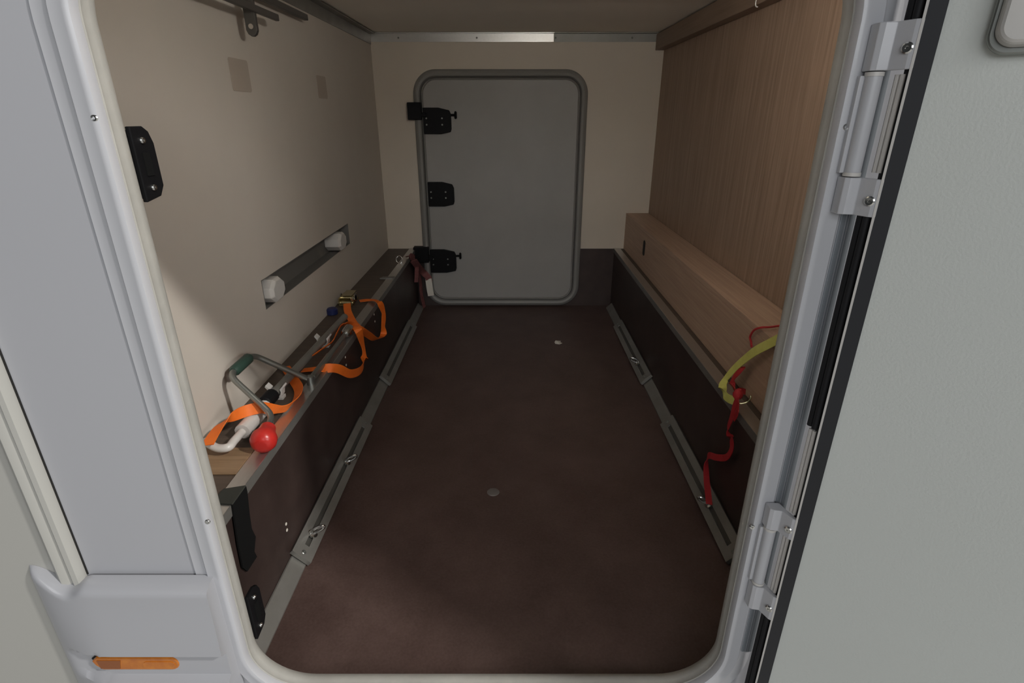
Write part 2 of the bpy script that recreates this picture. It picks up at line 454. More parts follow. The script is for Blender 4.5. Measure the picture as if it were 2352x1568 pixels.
# unseen fill lamps added inside above the doorway; glow shows in the far rail
def fill_lamp(x, glow, label):
    t = thing('fill_lamp', (x, 0.0, 1.180), label, 'lamp', 'added fill lamps above the doorway')
    mk('housing', join(box(x - 0.125, x + 0.125, 0.0, 0.010, 1.176, 1.244), box(x - 0.125, x + 0.125, 0.010, 0.050, 1.176, 1.182), box(x - 0.125, x + 0.125, 0.010, 0.050, 1.238, 1.244),
                       box(x - 0.125, x - 0.119, 0.010, 0.050, 1.182, 1.238), box(x + 0.119, x + 0.125, 0.010, 0.050, 1.182, 1.238)), 'whiteplastic', t)
    m = mat('fill_lamp_diffuser', (0.8, 0.78, 0.72), 0.4)
    b = m.node_tree.nodes['Principled BSDF']
    b.inputs['Emission Color'].default_value = (1.0, 0.95, 0.88, 1)
    b.inputs['Emission Strength'].default_value = glow
    M['diffuser'] = m
    mk('diffuser', box(x - 0.118, x + 0.118, 0.012, 0.030, 1.183, 1.237), 'diffuser', t)
fill_lamp(-0.28, 5.0, 'slim unseen fill lamp added above the doorway nearer the left wall')
fill_lamp(0.22, 62.0, 'slim unseen fill lamp added above the doorway nearer the right wall')

# hall floor outside (the vehicle stands on it)
tag(mk('ground', box(-9, 9, -9, 6, -0.80, -0.75), 'concrete'), 'grey concrete floor of the hall outside', 'ground', kind='structure')

# ================================================================== FAR HATCH
hx0, hx1, hz0, hz1, hr = -0.458, 0.352, 0.006, 1.142, 0.105
d1 = thing('door_1', (0, YB, 0), 'grey rounded far hatch with three black fittings', 'hatch', kind='structure')
HR = (hx0, hx1, hz0, hz1, hr)
mk('frame_seal', sweep(HR, [(0.0, YB - 0.0005), (0.001, YB - 0.012), (-0.006, YB - 0.022), (-0.016, YB - 0.026), (-0.026, YB - 0.022), (-0.031, YB - 0.012), (-0.032, YB - 0.002)], n=12), 'hatch_seal', d1, smooth=True)
mk('inner_seal', sweep(HR, [(-0.0325, YB - 0.002), (-0.034, YB - 0.014), (-0.038, YB - 0.018), (-0.0425, YB - 0.014), (-0.044, YB - 0.002)], n=12), 'hatch_seal', d1, smooth=True)
mk('panel', plate_y(rrect(*HR, o=-0.043, n=12), YB - 0.008, YB - 0.0015), 'hatch', d1)
def hatch_fitting(u0, u1, v0, v1, knob, label):
    a = onY(u0, v1, YB - 0.02); b = onY(u1, v0, YB - 0.02)
    w, h = b.x - a.x, b.z - a.z
    out = [(a.x, a.z), (a.x + w * 0.62, a.z), (b.x - 0.004, a.z + h * 0.08), (b.x, a.z + h * 0.20), (b.x, b.z - h * 0.25), (b.x - 0.008, b.z - h * 0.10), (a.x + w * 0.55, b.z), (a.x, b.z)]
    f = mk('fitting', plate_y(out, YB - 0.024, YB - 0.0078), 'black', d1, bevel=0.003)
    tag(f, label)
    for k, (fx, fz) in enumerate(((0.12, 0.36), (0.12, 0.60), (0.68, 0.36), (0.68, 0.60))):
        mk('screw', screw_head((a.x + w * fx, YB - 0.024, a.z + h * fz), (0, -1, 0), 0.0042, 0.002), 'tube', f, smooth=True)
    if knob:
        z = b.z - h * 0.28
        mk('release_knob', lathe((b.x - 0.002, YB - 0.016, z), (1, 0, 0), [(0, 0.0055), (0.018, 0.0055), (0.019, 0.016), (0.024, 0.018), (0.029, 0.014)], 16), 'black', f, smooth=True)
    return f
f1 = hatch_fitting(974, 1035, 247, 308, True, 'upper black fitting with round release knob')
f2 = hatch_fitting(985, 1042, 418, 474, False, 'middle black fitting without knob')
f3 = hatch_fitting(990, 1047, 573, 626, True, 'lower black fitting with round release knob')
def latch_block(u0, u1, v0, v1, par):
    a = onY(u0, v1, YB - 0.03); b = onY(u1, v0, YB - 0.03)
    g = join(box(a.x, b.x, YB - 0.045, YB - 0.001, a.z, b.z), box(b.x - 0.003, b.x + 0.02, YB - 0.036, YB - 0.012, a.z + 0.012, a.z + 0.032))
    mk('latch_block', g, 'black', par, bevel=0.003)
latch_block(938, 967, 235, 275, f1)
latch_block(952, 984, 567, 602, f3)

# ================================================================== OPEN ENTRANCE DOOR (hinged on the right)
ANG = math.radians(-37.0)
inner0 = Vector((0.3975, -0.0755))                 # hinge-side edge of the inner face
nd = Vector((math.sin(-ANG), math.cos(ANG)))      # from inner to outer face
H = inner0 + nd * 0.036
d2 = thing('door_2', (H.x, H.y, 0.0), 'open white door with grained grey inner skin and black edge trim', 'door', kind='structure', rotz=ANG)
DW, DZ0, DZ1 = 0.815, -0.004, 1.155
mk('shell', box(0.001, DW, -0.034, 0.0, DZ0, DZ1), 'white', d2, local=True, bevel=0.004)
TW = 0.0165
mk('inner_skin', box(TW, DW - TW, -0.0365, -0.033, DZ0 + TW, DZ1 - TW), 'doorface', d2, local=True)
mk('edge_trim', join(box(0.0012, TW, -0.0385, -0.030, DZ0, DZ1), box(DW - TW, DW, -0.0385, -0.030, DZ0, DZ1), box(TW, DW - TW, -0.0385, -0.030, DZ0, DZ0 + TW), box(TW, DW - TW, -0.0385, -0.030, DZ1 - TW, DZ1)), 'trimblack', d2, local=True)
mk('edge_profile', box(-0.0012, 0.0012, -0.0395, -0.003, DZ0, DZ1), 'whiteplastic', d2, local=True)
mk('edge_channel', box(-0.006, -0.001, -0.028, -0.006, DZ0, DZ1), 'trimblack', d2, local=True)
def edge_strip(z0, z1, kind):
    if kind == 'rubber':
        for i, (x, y, r) in enumerate(((-0.0065, -0.031, 0.0042), (-0.0125, -0.024, 0.0048))):
            mk('rubber_seal', tube([(x, y, z0), (x, y, z1)], r, 10), 'rubber', d2, smooth=True, local=True)
    else:
        for i, (x, y, r) in enumerate(((-0.0060, -0.030, 0.0024), (-0.0105, -0.026, 0.0028))):
            mk('white_edge_strip', tube([(x, y, z0), (x, y, z1)], r, 8), 'whiteplastic', d2, smooth=True, local=True)
edge_strip(1.037, DZ1, 'rubber'); edge_strip(0.892, 0.988, 'white'); edge_strip(0.572, 0.845, 'rubber'); edge_strip(0.432, 0.568, 'white')
edge_strip(0.285, 0.392, 'white'); edge_strip(DZ0, 0.236, 'rubber')
# hinges: barrel on the frame flange, two leaves over to the door
def inv(p):                                          # world -> door-local
    q = Vector(p) - Vector((H.x, H.y, 0)); c, s = math.cos(-ANG), math.sin(-ANG)
    return Vector((q.x * c - q.y * s, q.x * s + q.y * c, q.z))
def hinge(zl0, zl1, zu0, zu1, label):
    bx, by = 0.3790, -0.0475
    hg = mk('hinge', [inv(v) for v in tube([(bx, by, zl1 + 0.003), (bx, by, zu0 - 0.003)], 0.0085, 16)[0]] and
            ([inv(v) for v in tube([(bx, by, zl1 + 0.003), (bx, by, zu0 - 0.003)], 0.0085, 16)[0]], tube([(bx, by, 0), (bx, by, 1)], 0.0085, 16)[1]),
            'frame_white', d2, smooth=True, local=True)
    tag(hg, label)
    def sub(name, geo, m, **k):
        return mk(name, ([inv(v) for v in geo[0]], geo[1]), m, hg, local=True, **k)
    for zz in (zl1 + 0.001, zu0 - 0.005):
        sub('bushing', lathe((bx, by, zz), (0, 0, 1), [(0, 0.0092), (0.004, 0.0092)], 16), 'whiteplastic', smooth=True)
    sub('frame_leaf', box(0.366, 0.381, -0.0455, -0.0370, zl1 + 0.004, zu0 - 0.004), 'frame_white', bevel=0.001)
    for z0, z1 in ((zl0, zl1), (zu0, zu1)):
        out = [(0.3695, -0.0385), (0.3695, -0.0530), (0.374, -0.0565), (0.384, -0.0585), (0.3915, -0.0745), (0.3968, -0.0790), (0.3990, -0.0755), (0.392, -0.0560), (0.388, -0.0400)]
        sub('door_leaf', prism([(x, y, z0) for x, y in out], (0, 0, z1 - z0)), 'frame_white', bevel=0.001)
        c = Vector((0.3905, -0.0725, (z0 + z1) / 2 - 0.003))
        sub('screw', screw_head(c, (-0.75, -0.66, 0), 0.0055, 0.0022), 'steel', smooth=True)
hinge(0.846, 0.886, 0.992, 1.036, 'upper white door hinge')
hinge(0.238, 0.284, 0.394, 0.430, 'lower white door hinge')
# metal grab handle on the door skin (runs up out of view)
hd = mk('handle_base', ([(v.x, v.y, v.z) for v in [Vector((x, -0.0365, z)) for x, z in rrect(0.052, 0.127, 1.000, 1.126, 0.018)] + [Vector((x, -0.047, z)) for x, z in rrect(0.052, 0.127, 1.000, 1.126, 0.018)]],
                      prism([Vector((x, 0, z)) for x, z in rrect(0, 1, 0, 1, 0.1)], (0, 1, 0))[1]), 'tube', d2, local=True, bevel=0.002)
mk('handle_cover', ([Vector((x, -0.047, z)) for x, z in rrect(0.056, 0.127, 1.005, 1.127, 0.017)] + [Vector((x, -0.060, z)) for x, z in rrect(0.059, 0.124, 1.008, 1.124, 0.015)],
                    prism([Vector((x, 0, z)) for x, z in rrect(0, 1, 0, 1, 0.1)], (0, 1, 0))[1]), 'satin', hd, local=True, bevel=0.003)

# ================================================================== OUTER SKIRT AND MARKER LAMP
def smooth01(a, b, x):
    t = max(0.0, min(1.0, (x - a) / (b - a))); return t * t * (3 - 2 * t)
def skirt():
    nx, nz = 60, 56
    xs = [-0.748 + (0.748 - 0.466) * i / nx for i in range(nx + 1)]
    V, F = [], []
    for x in xs:
        top = 0.286 + 0.020 * smooth01(-0.700, -0.745, x)
        # scallop where the moulding ends
        if -0.715 < x < -0.655: top -= 0.0105 * (0.5 + 0.5 * math.cos((x + 0.685) / 0.030 * math.pi))
        depth = 0.028 * math.sqrt(max(0.0, 1 - min(1.0, max(0.0, (-0.640 - x) / 0.108)) ** 2)) + 0.001
        for j in range(nz + 1):
            q = j / nz
            z = top - (top + 0.06) * (q ** 1.25)
            d = top - z
            y = depth * math.sqrt(max(0.0, 1 - (1 - min(1.0, d / 0.016)) ** 2))
            rec = smooth01(0.146, 0.141, z) * smooth01(0.086, 0.094, z) * smooth01(-0.735, -0.690, x)
            y -= 0.012 * rec
            y += 0.006 * smooth01(0.26, 0.10, z) * smooth01(-0.74, -0.66, x)
            V.append(Vector((x, -0.0345 - max(y, 0.0), z)))
    m = nz + 1
    for i in range(nx):
        for j in range(nz):
            F.append((i * m + j, i * m + j + 1, (i + 1) * m + j + 1, (i + 1) * m + j))
    n = len(V)
    V += [Vector((v.x, -0.0342, v.z)) for v in V]
    for i in range(nx):
        for j in range(nz):
            F.append((n + i * m + j, n + (i + 1) * m + j, n + (i + 1) * m + j + 1, n + i * m + j + 1))
    rim = [(i * m) for i in range(nx + 1)]
    for i in range(nx): 
        F.append((i * m, (i + 1) * m, n + (i + 1) * m, n + i * m))
        F.append((i * m + nz, n + i * m + nz, n + (i + 1) * m + nz, (i + 1) * m + nz))
    for j in range(nz):
        F.append((j, n + j, n + j + 1, j + 1))
        k = nx * m
        F.append((k + j, k + j + 1, n + k + j + 1, n + k + j))
    return V, F
tag(mk('body_skirt', skirt(), 'white', smooth=True), 'white moulded body skirt below the left panel holding the amber lamp', 'skirt')
lx0, lx1, lz0, lz1 = -0.689, -0.546, 0.104, 0.134
ml = thing('marker_lamp', ((lx0 + lx1) / 2, -0.055, lz0), 'amber side marker lamp set into the white body skirt', 'lamp')
def lens_outline(o=0.0):
    zc = (lz0 + lz1) / 2; h = (lz1 - lz0) / 2 + o; out = []
    for k in range(9):
        a = math.radians(-90 + 180 * k / 8); out.append((lx1 - 0.014 + (0.014 + o) * math.cos(a), zc + h * math.sin(a)))
    out += [(lx0 + 0.010, zc + h), (lx0 - o, zc + h * 0.35), (lx0 + 0.004 - o, zc - h * 0.35), (lx0 + 0.014, zc - h)]
    return out
YLAMP = -0.0505
mk('housing', plate_y(lens_outline(0.0025), -0.0350, YLAMP - 0.0035), 'slot', ml)
mk('lens', plate_y(lens_outline(-0.0005), YLAMP, YLAMP - 0.0085), 'amber', ml, bevel=0.002)
mk('reflector', plate_y([(lx0 + 0.012, lz0 + 0.004), (lx0 + 0.044, lz0 + 0.004), (lx0 + 0.049, lz1 - 0.007), (lx0 + 0.010, lz1 - 0.007)], YLAMP - 0.008, YLAMP - 0.0092), 'amber_dark', ml)
mk('bulb_window', plate_y(rrect(lx0 + 0.083, lx1 - 0.006, lz0 + 0.0035, lz1 - 0.010, 0.008), YLAMP - 0.008, YLAMP - 0.0092), 'amber', ml)

# ================================================================== BENCH BOX on the right
bb = thing('bench_box', (0.635, 1.0, SILL), 'long low brown wooden bench box along the right wall', 'box')
BX = 0.577
mk('front_board', box(BX, BX + 0.016, 0.012, YB - 0.002, SILL + 0.001, SILL + 0.166), 'wood_l', bb, bevel=0.001)
mk('top_board', box(BX, XR - 0.001, 0.012, YB - 0.002, SILL + 0.1665, SILL + 0.182), 'wood_l', bb, bevel=0.001)
a = onX(1481, 552, BX); b = onX(1481, 590, BX)
sl = mk('lock_slot', prism([(BX - 0.0015, a.y + yy, zz) for yy, zz in ((lambda c, h: [(0.030 * math.cos(t) * 0.6, c + (h if math.sin(t) > 0 else -h) + 0.012 * math.sin(t)) for t in [math.radians(k * 22.5 + 11) for k in range(16)]])((a.z + b.z) / 2, max(0.004, (a.z - b.z) / 2 - 0.012)))], (0.002, 0, 0)), 'slot', bb)
tag(sl, 'black lock slot near the far end')

# ================================================================== LASHING RAILS on the floor edges
def lash_rail(name, px, sgn, label, pieces, eyes, y_near):
    """corner profile between floor and side panel; sgn=+1 towards the room on the left rail"""
    t = thing(name, (px, 1.0, 0), label, 'rail', 'floor lashing rails')
    def X(a): return px + sgn * a
    strip = [(0.001, 0.001), (0.030, 0.001), (0.030, 0.005), (0.010, 0.024), (0.004, 0.030), (0.001, 0.030)]
    mk('corner_strip', prism([(X(a), y_near, z) for a, z in strip], (0, YB - 0.05 - y_near, 0)), 'alu_dull', t, smooth=False)
    u = Vector((sgn * 0.036, 0, -0.036)).normalized()     # across the sloping face
    nrm = Vector((sgn * 1, 0, 1)).normalized()
    top = Vector((X(0.003), 0, 0.044))
    W = 0.052
    for (y0, y1) in pieces:
        Y = Vector((0, 1, 0))
        def slab(a0, a1, h0, h1, ya, yb):
            pts = [top + u * a + nrm * h for a, h in ((a0, h0), (a1, h0), (a1, h1), (a0, h1))]
            return prism([p + Y * ya for p in pts], (0, yb - ya, 0))
        g = join(slab(0, W, -0.005, 0.001, y0, y1), slab(0, 0.020, 0.001, 0.006, y0, y1), slab(W - 0.020, W, 0.001, 0.006, y0, y1),
                 slab(0.020, W - 0.020, 0.001, 0.006, y0, y0 + 0.035), slab(0.020, W - 0.020, 0.001, 0.006, y1 - 0.035, y1))
        c = mk('channel', g, 'alu_dull', t)
        mk('channel_slot', slab(0.0205, W - 0.0205, 0.0009, 0.0016, y0 + 0.036, y1 - 0.036), 'rail_slot', c)
        for yy in (y0 + 0.014, y1 - 0.014):
            p = top + u * (W / 2) + nrm * 0.006 + Y * yy
            mk('screw', screw_head(p, nrm, 0.0055, 0.002), 'tube', c, smooth=True)
    for yy in eyes:
        p = top + u * (W / 2) + nrm * 0.006 + Vector((0, yy, 0))
        ey = mk('lashing_eye', join(lathe(p, nrm, [(0, 0.011), (0.005, 0.011), (0.007, 0.006), (0.010, 0.005)], 14),
                                    tube([p + nrm * 0.021 + (Vector((0.9, 0.3 * sgn, 0)) * math.cos(k * math.pi / 10) + nrm * math.sin(k * math.pi / 10)) * 0.0135 for k in range(21)], 0.0036, 8)), 'steel', t, smooth=True)
    return t
def yfl(u, v): return onZ(u, v, 0.015).y
lash_rail('lashing_rail', PL, 1, 'grey slotted lashing rail along the left edge of the brown floor',
          [(yfl(715, 1290), yfl(850, 975)), (yfl(890, 880), yfl(955, 748))], [yfl(735, 1238), yfl(805, 1072)], 0.02)
lash_rail('lashing_rail', PR, -1, 'grey slotted lashing rail along the right edge of the brown floor',
          [(0.27, yfl(1530, 972)), (yfl(1482, 878), yfl(1412, 748))], [yfl(1637, 1170), yfl(1462, 842)], 0.02)

# ================================================================== SMALL THINGS ON THE WALLS
def patch(u0, v0, u1, v1, label):
    a = onX(u0, v0, XL); b = onX(u1, v1, XL)
    y0, y1 = sorted((a.y, b.y)); z0, z1 = sorted((a.z, b.z))
    out = rrect(y0, y1, z0, z1, 0.006, n=4)
    tag(mk('cover_patch', prism([(XL + 0.0003, y, z) for y, z in out], (0.0015, 0, 0)), 'patch', bevel=0.0004), label, 'patch', 'patches on the left wall')
patch(521, 130, 578, 212, 'larger square taupe patch high on the left wall, nearer the doorway')
patch(725, 172, 752, 227, 'smaller taupe patch high on the left wall, nearer the far wall')
def bolt_cover(yc, zc, w, h, d, label):
    out = []
    for k in range(8):
        a = math.radians(22.5 + 45 * k); out.append((yc + w / 2 * math.cos(a) * 1.08, zc + h / 2 * math.sin(a) * 1.08))
    inn = [(yc + (y - yc) * 0.82, zc + (z - zc) * 0.82) for y, z in out]
    x0, x1, x2 = XL - 0.0355, XL + d - 0.008, XL + d
    V = [Vector((x0, y, z)) for y, z in out] + [Vector((x1, y, z)) for y, z in out] + [Vector((x2, y, z)) for y, z in inn]
    F = [list(range(8))[::-1]] + [(i * 8 + k, i * 8 + (k + 1) % 8, i * 8 + 8 + (k + 1) % 8, i * 8 + 8 + k) for i in range(2) for k in range(8)] + [[16 + k for k in range(8)]]
    tag(mk('bolt_cover', (V, F), 'whiteplastic', bevel=0.002), label, 'cover', 'white blocks in the wall slot')
pc = onX(640, 658, XL + 0.02); bolt_cover(pc.y, 0.522, 0.085, 0.062, 0.022, 'white eight-sided block in the near end of the dark wall slot')
pc = onX(788, 550, XL + 0.02); bolt_cover(pc.y, 0.522, 0.085, 0.062, 0.022, 'white eight-sided block in the far end of the dark wall slot')

# folding rail with bracket high on the left wall
a0 = onX(637, 48, -0.585); b0 = onX(703, 44, -0.615)
hb = thing('wall_rail', (XL, a0.y - 0.2, a0.z - 0.05), 'dark grey metal folding rail with hanging bracket at the top of the left wall', 'rack')
mk('rail_bar', prism([(-0.590, 0.45, a0.z - 0.001), (-0.579, 0.45, a0.z - 0.001), (-0.579, 0.45, a0.z + 0.014), (-0.590, 0.45, a0.z + 0.014)], (0, a0.y - 0.45, 0)), 'dark_steel', hb, bevel=0.002)
mk('rail_bar', prism([(-0.622, 0.45, b0.z - 0.004), (-0.608, 0.45, b0.z - 0.004), (-0.608, 0.45, b0.z + 0.012), (-0.622, 0.45, b0.z + 0.012)], (0, b0.y - 0.45, 0)), 'dark_steel', hb, bevel=0.002)
pb = onX(584, 84, -0.597)
bx0, bx1 = -0.611, -0.586
pl = [(bx0, pb.z + 0.012), (bx0 + 0.004, pb.z + 0.004), (bx0 + 0.010, pb.z), (bx1 - 0.010, pb.z), (bx1 - 0.004, pb.z + 0.004), (bx1, pb.z + 0.012), (bx1, ZC - 0.008), (bx0, ZC - 0.008)]
br = mk('bracket', prism([(x, pb.y - 0.006, z) for x, z in pl], (0, 0.012, 0)), 'dark_steel', hb, bevel=0.001)
mk('bracket_hole', lathe((-0.5985, pb.y - 0.0062, pb.z + 0.020), (0, -1, 0), [(0, 0.0055), (0.0008, 0.0055)], 12), 'patch', br, smooth=True)
mk('wall_arm', box(XL + 0.001, -0.580, 0.47, 0.492, a0.z + 0.014, a0.z + 0.018), 'dark_steel', hb, bevel=0.001)

# screws on the dark side panel, tan ledge strip, cloth over the rail end
bl = bpy.data.objects['baseboard_left']
for u, v in ((657, 1203), (659, 1217), (793, 820), (795, 838), (859, 722), (861, 738)):
    p = onX(u, v, PL)
    mk('screw', screw_head(p, (1, 0, 0), 0.0038, 0.0012), 'paper', bl, smooth=True)
tag(mk('ledge_strip', box(XL + 0.002, PL - 0.031, 0.188, 0.278, SILL + 0.0002, SILL + 0.0035), 'ledge_tan', bevel=0.0008),  # thin strip, tanner than the rest of the ledge
    'thin tan wood-grained strip on the near end of the left ledge', 'board')
XC = PL + 0.0045
outl = [onX(u, v, XC) for u, v in ((566, 1130), (571, 1180), (576, 1214), (585, 1232), (582, 1266), (588, 1278), (566, 1312), (556, 1304), (545, 1250), (537, 1195), (532, 1160))]
cl = thing('felt_strip', (XC, outl[0].y, outl[6].z), 'black felt strip hanging over the near end of the left edge rail', 'cloth')
y0, y1 = min(outl[10].y, outl[0].y), outl[0].y
zt = SILL + 0.0036
mk('hanging_end', prism([Vector((XC - 0.0008, p.y, p.z)) for p in outl] + [Vector((XC - 0.0008, y0, zt)), Vector((XC - 0.0008, y1, zt))], (0.003, 0, 0)), 'felt', cl)
mk('top_fold', prism([(PL - 0.034, y0 + 0.004, zt), (XC + 0.002, y0, zt), (XC + 0.002, y1, zt), (PL - 0.030, y1 - 0.010, zt)], (0, 0, 0.003)), 'felt_top', cl, bevel=0.0008)

# ================================================================== AWNING CRANK lying on the left ledge
ZA = SILL + 0.022
q0 = onZ(632, 900, ZA); q1 = onZ(792, 727, ZA)
ax = (q1 - q0); ax.z = 0; ax.normalize()
g1 = onZ(600, 943, ZA); g0 = onZ(556, 992, ZA)
c1 = onZ(524, 1027, ZA); c2 = onZ(498, 1028, ZA); c3 = onZ(470, 1012, ZA + 0.01)
ac = thing('awning_crank', (q0.x, q0.y, SILL), 'awning crank pole with white cranked handle clipped along the left wall', 'crank')
mk('pole', tube([q0 - ax * 0.03, q1], 0.0105, 14), 'alu_dull', ac, smooth=True)
mk('black_collar', lathe(q0 - ax * 0.060, ax, [(0, 0.012), (0.004, 0.0165), (0.045, 0.0165), (0.050, 0.012)], 16), 'black', ac, smooth=True)
mk('grip', lathe(g0, g1 - g0, [(0, 0.008), (0.001, 0.0165), ((g1 - g0).length * 0.96, 0.0165), ((g1 - g0).length, 0.014)], 12), 'whiteplastic', ac, smooth=True)
mk('grip_ring', lathe(g1, g1 - g0, [(0.0, 0.0085), (0.012, 0.0085), (0.0125, 0.016), (0.020, 0.016)], 14), 'whiteplastic', ac, smooth=True)
mk('joint_rod', tube([g1 + (g1 - g0).normalized() * 0.018, q0 - ax * 0.055], 0.007, 10), 'tube', ac, smooth=True)
mk('crank_arm', tube([g0 + (g1 - g0) * 0.1, g0, g0 + (c1 - g0) * 0.6, c1, c2, c3], 0.0085, 12, 6), 'whiteplastic', ac, smooth=True)
# clips that hold the pole
def clip(y, label):
    k = (y - q0.y) / (q1.y - q0.y); x = q0.x + (q1.x - q0.x) * k
    t = thing('pole_clip', (x, y, SILL), label, 'clip', 'white clips on the left ledge')
    mk('foot', box(x - 0.016, x + 0.016, y - 0.010, y + 0.010, SILL + 0.0003, SILL + 0.0085), 'whiteplastic', t, bevel=0.001)
    for sgn in (-1, 1):
        arc = [(x + sgn * r * math.cos(a), ZA + r * math.sin(a)) for r, a in [(0.0135, math.radians(d)) for d in (-65, -35, 0, 30)]] + [(x + sgn * 0.021, ZA + 0.017), (x + sgn * 0.023, ZA + 0.013)] + \
              [(x + sgn * r * math.cos(a), ZA + r * math.sin(a)) for r, a in [(0.0175, math.radians(d)) for d in (15, -35, -70)]]
        mk('jaw', prism([(xx, y - 0.010, zz) for xx, zz in arc], (0, 0.020, 0)), 'whiteplastic', t)
clip(onZ(628, 905, ZA).y + 0.02, 'white pole clip beside the black collar on the left ledge')
clip(onZ(742, 780, ZA).y, 'white pole clip near the far half of the pole on the left ledge')
p = onZ(763, 714, SILL + 0.012)
tag(mk('bottle_cap', lathe((p.x, p.y, SILL + 0.0005), (0, 0, 1), [(0, 0.017), (0.002, 0.019), (0.018, 0.019), (0.022, 0.015)], 18), 'blue', smooth=True),
    'small dark blue cap against the left wall near the pole end', 'cap')

# ================================================================== SPEED BRACE with red knob
ZS = SILL + 0.030
kn = onZ(607, 1006, ZS)
s_end = onZ(797, 762, SILL + 0.019)
b1 = onZ(628, 962, ZS)                         # shaft leaves the knob
e1 = onX(527, 862, -0.612); e2 = onX(580, 814, -0.612)
b2 = onZ(713, 873, SILL + 0.014)
br_ = thing('wheel_brace', (kn.x, kn.y, SILL), 'grey steel speed brace with red knob and dark green grip on the left ledge', 'wrench')
b1.z = SILL + 0.04
def rounded(path, r=0.02):
    out = [path[0]]
    for i in range(1, len(path) - 1):
        a, p, c = path[i - 1], path[i], path[i + 1]
        d0 = (a - p).normalized() * min(r, (a - p).length / 2); d1_ = (c - p).normalized() * min(r, (c - p).length / 2)
        for k in range(7):
            t = k / 6; out.append((p + d0) * (1 - t) ** 2 + p * 2 * t * (1 - t) + (p + d1_) * t * t)
    out.append(path[-1]); return out
mk('shaft', tube(rounded([kn + (b1 - kn) * 0.3, b1, e1, e2, b2, s_end], 0.022), 0.0068, 12), 'tube', br_, smooth=True)
mk('grip', tube([e1 + (e2 - e1) * 0.16, e1 + (e2 - e1) * 0.22, e1 + (e2 - e1) * 0.8, e1 + (e2 - e1) * 0.86], [0.009, 0.0125, 0.0125, 0.009], 12), 'green', br_, smooth=True)
kd = (b1 - kn).normalized()
mk('knob', lathe(kn - kd * 0.026, kd, [(0, 0.010), (0.001, 0.014), (0.006, 0.0215), (0.016, 0.0262), (0.028, 0.0255), (0.038, 0.0205), (0.050, 0.0170), (0.060, 0.0155), (0.063, 0.010)], 22), 'redknob', br_, smooth=True)
sd = (s_end - b2).normalized()
mk('bar_sleeve', tube([b2 + sd * 0.015, b2 + sd * 0.15], 0.0088, 8), 'tube', br_, smooth=True)
mk('socket', lathe(s_end - sd * 0.02, sd, [(0, 0.010), (0.006, 0.0145), (0.036, 0.0165), (0.044, 0.0165), (0.046, 0.010)], 16), 'steel', br_, smooth=True)
mk('pivot', lathe(b2 + Vector((0, 0, -0.011)), (0, 0, 1), [(0, 0.010), (0.022, 0.010), (0.024, 0.007)], 14), 'tube', br_, smooth=True)

# ================================================================== STRAPS
def drape(u, v, lift=0.012, off=0.014):
    p = onZ(u, v, SILL + lift)
    if p.x < PL + off * 0.3: return p
    return onX(u, v, PL + off)
Zv, Yv, Xv = Vector((0, 0, 1)), Vector((0, 1, 0)), Vector((1, 0, 0))
def web(parent, pts, w, material, name='webbing'):
    """pts = [(point, widthdir)]"""
    return mk(name, ribbon([p for p, _ in pts], [Vector(d) for _, d in pts], w), material, parent, smooth=True)
st = thing('ratchet_strap', drape(798, 700), 'bright orange ratchet strap looped over the left edge rail', 'strap')
W = 0.025
web(st, [(drape(797, 697, 0.022), (1, .15, 0)), (drape(799, 715, 0.014), (1, .1, 0)), (drape(810, 738, 0.012), (1, .5, 0)), (drape(822, 756, 0.016, 0.022), (.7, .8, .3)),
         (drape(833, 790, .01, 0.020), (.1, .7, .3)), (drape(837, 822, .01, 0.024), (0, 0.8, .5)), (drape(830, 848, .01, 0.03), (.1, .5, .9)), (drape(805, 858, 0.01, 0.032), (.1, .1, 1)),
         (drape(775, 846, 0.02, 0.022), (.3, .1, 1)), (drape(738, 846, 0.010), (.6, .9, .2)), (drape(695, 850, 0.005), (.3, 1, 0))], W, 'orange')
web(st, [(drape(826, 691, 0.008), (.1, 1, 0)), (drape(850, 689, 0.008), (.2, 1, 0)), (drape(870, 694, 0.012, 0.018), (.5, .8, -.3)), (drape(881, 718, .01, 0.024), (.3, 1, .2)),
         (drape(880, 748, .01, 0.026), (.2, 1, .3)), (drape(880, 770, .01, 0.026), (1, .3, .2)), (drape(863, 779, .01, 0.026), (1, .1, .4)), (drape(845, 768, .01, 0.022), (.8, .3, .6)),
         (drape(826, 756, .012, .020), (.7, .5, .5)), (drape(803, 744, 0.020), (.3, -.6, .6)), (drape(785, 748, 0.018), (.25, -.85, .42)), (drape(772, 768, 0.018), (.28, -.87, .42)),
         (drape(762, 785, 0.018), (.3, -.85, .40)), (drape(738, 803, 0.018), (.3, -.8, .45)), (drape(714, 820, 0.018), (.3, -.8, .45))], W * 0.94, 'orange')
web(st, [(drape(655, 842, 0.008), (.2, 1, 0)), (drape(664, 855, 0.006), (.7, .7, 0)), (drape(676, 874, 0.010), (1, .3, .2)), (drape(686, 893, 0.014), (1, -.2, .5)), (drape(680, 915, 0.015), (.8, -.6, .6)),
         (drape(660, 936, 0.018), (.4, -.5, .9)), (drape(632, 940, 0.026), (.2, -.3, 1)), (drape(602, 936, 0.048), (.1, .2, 1)), (drape(570, 942, 0.050), (.1, .6, .8)), (drape(540, 954, 0.052), (.4, .6, .6)),
         (drape(510, 972, 0.050), (.9, .3, .4)), (drape(492, 995, 0.046), (1, .1, .2)), (drape(476, 1022, 0.040), (1, .1, .1))], W, 'orange')
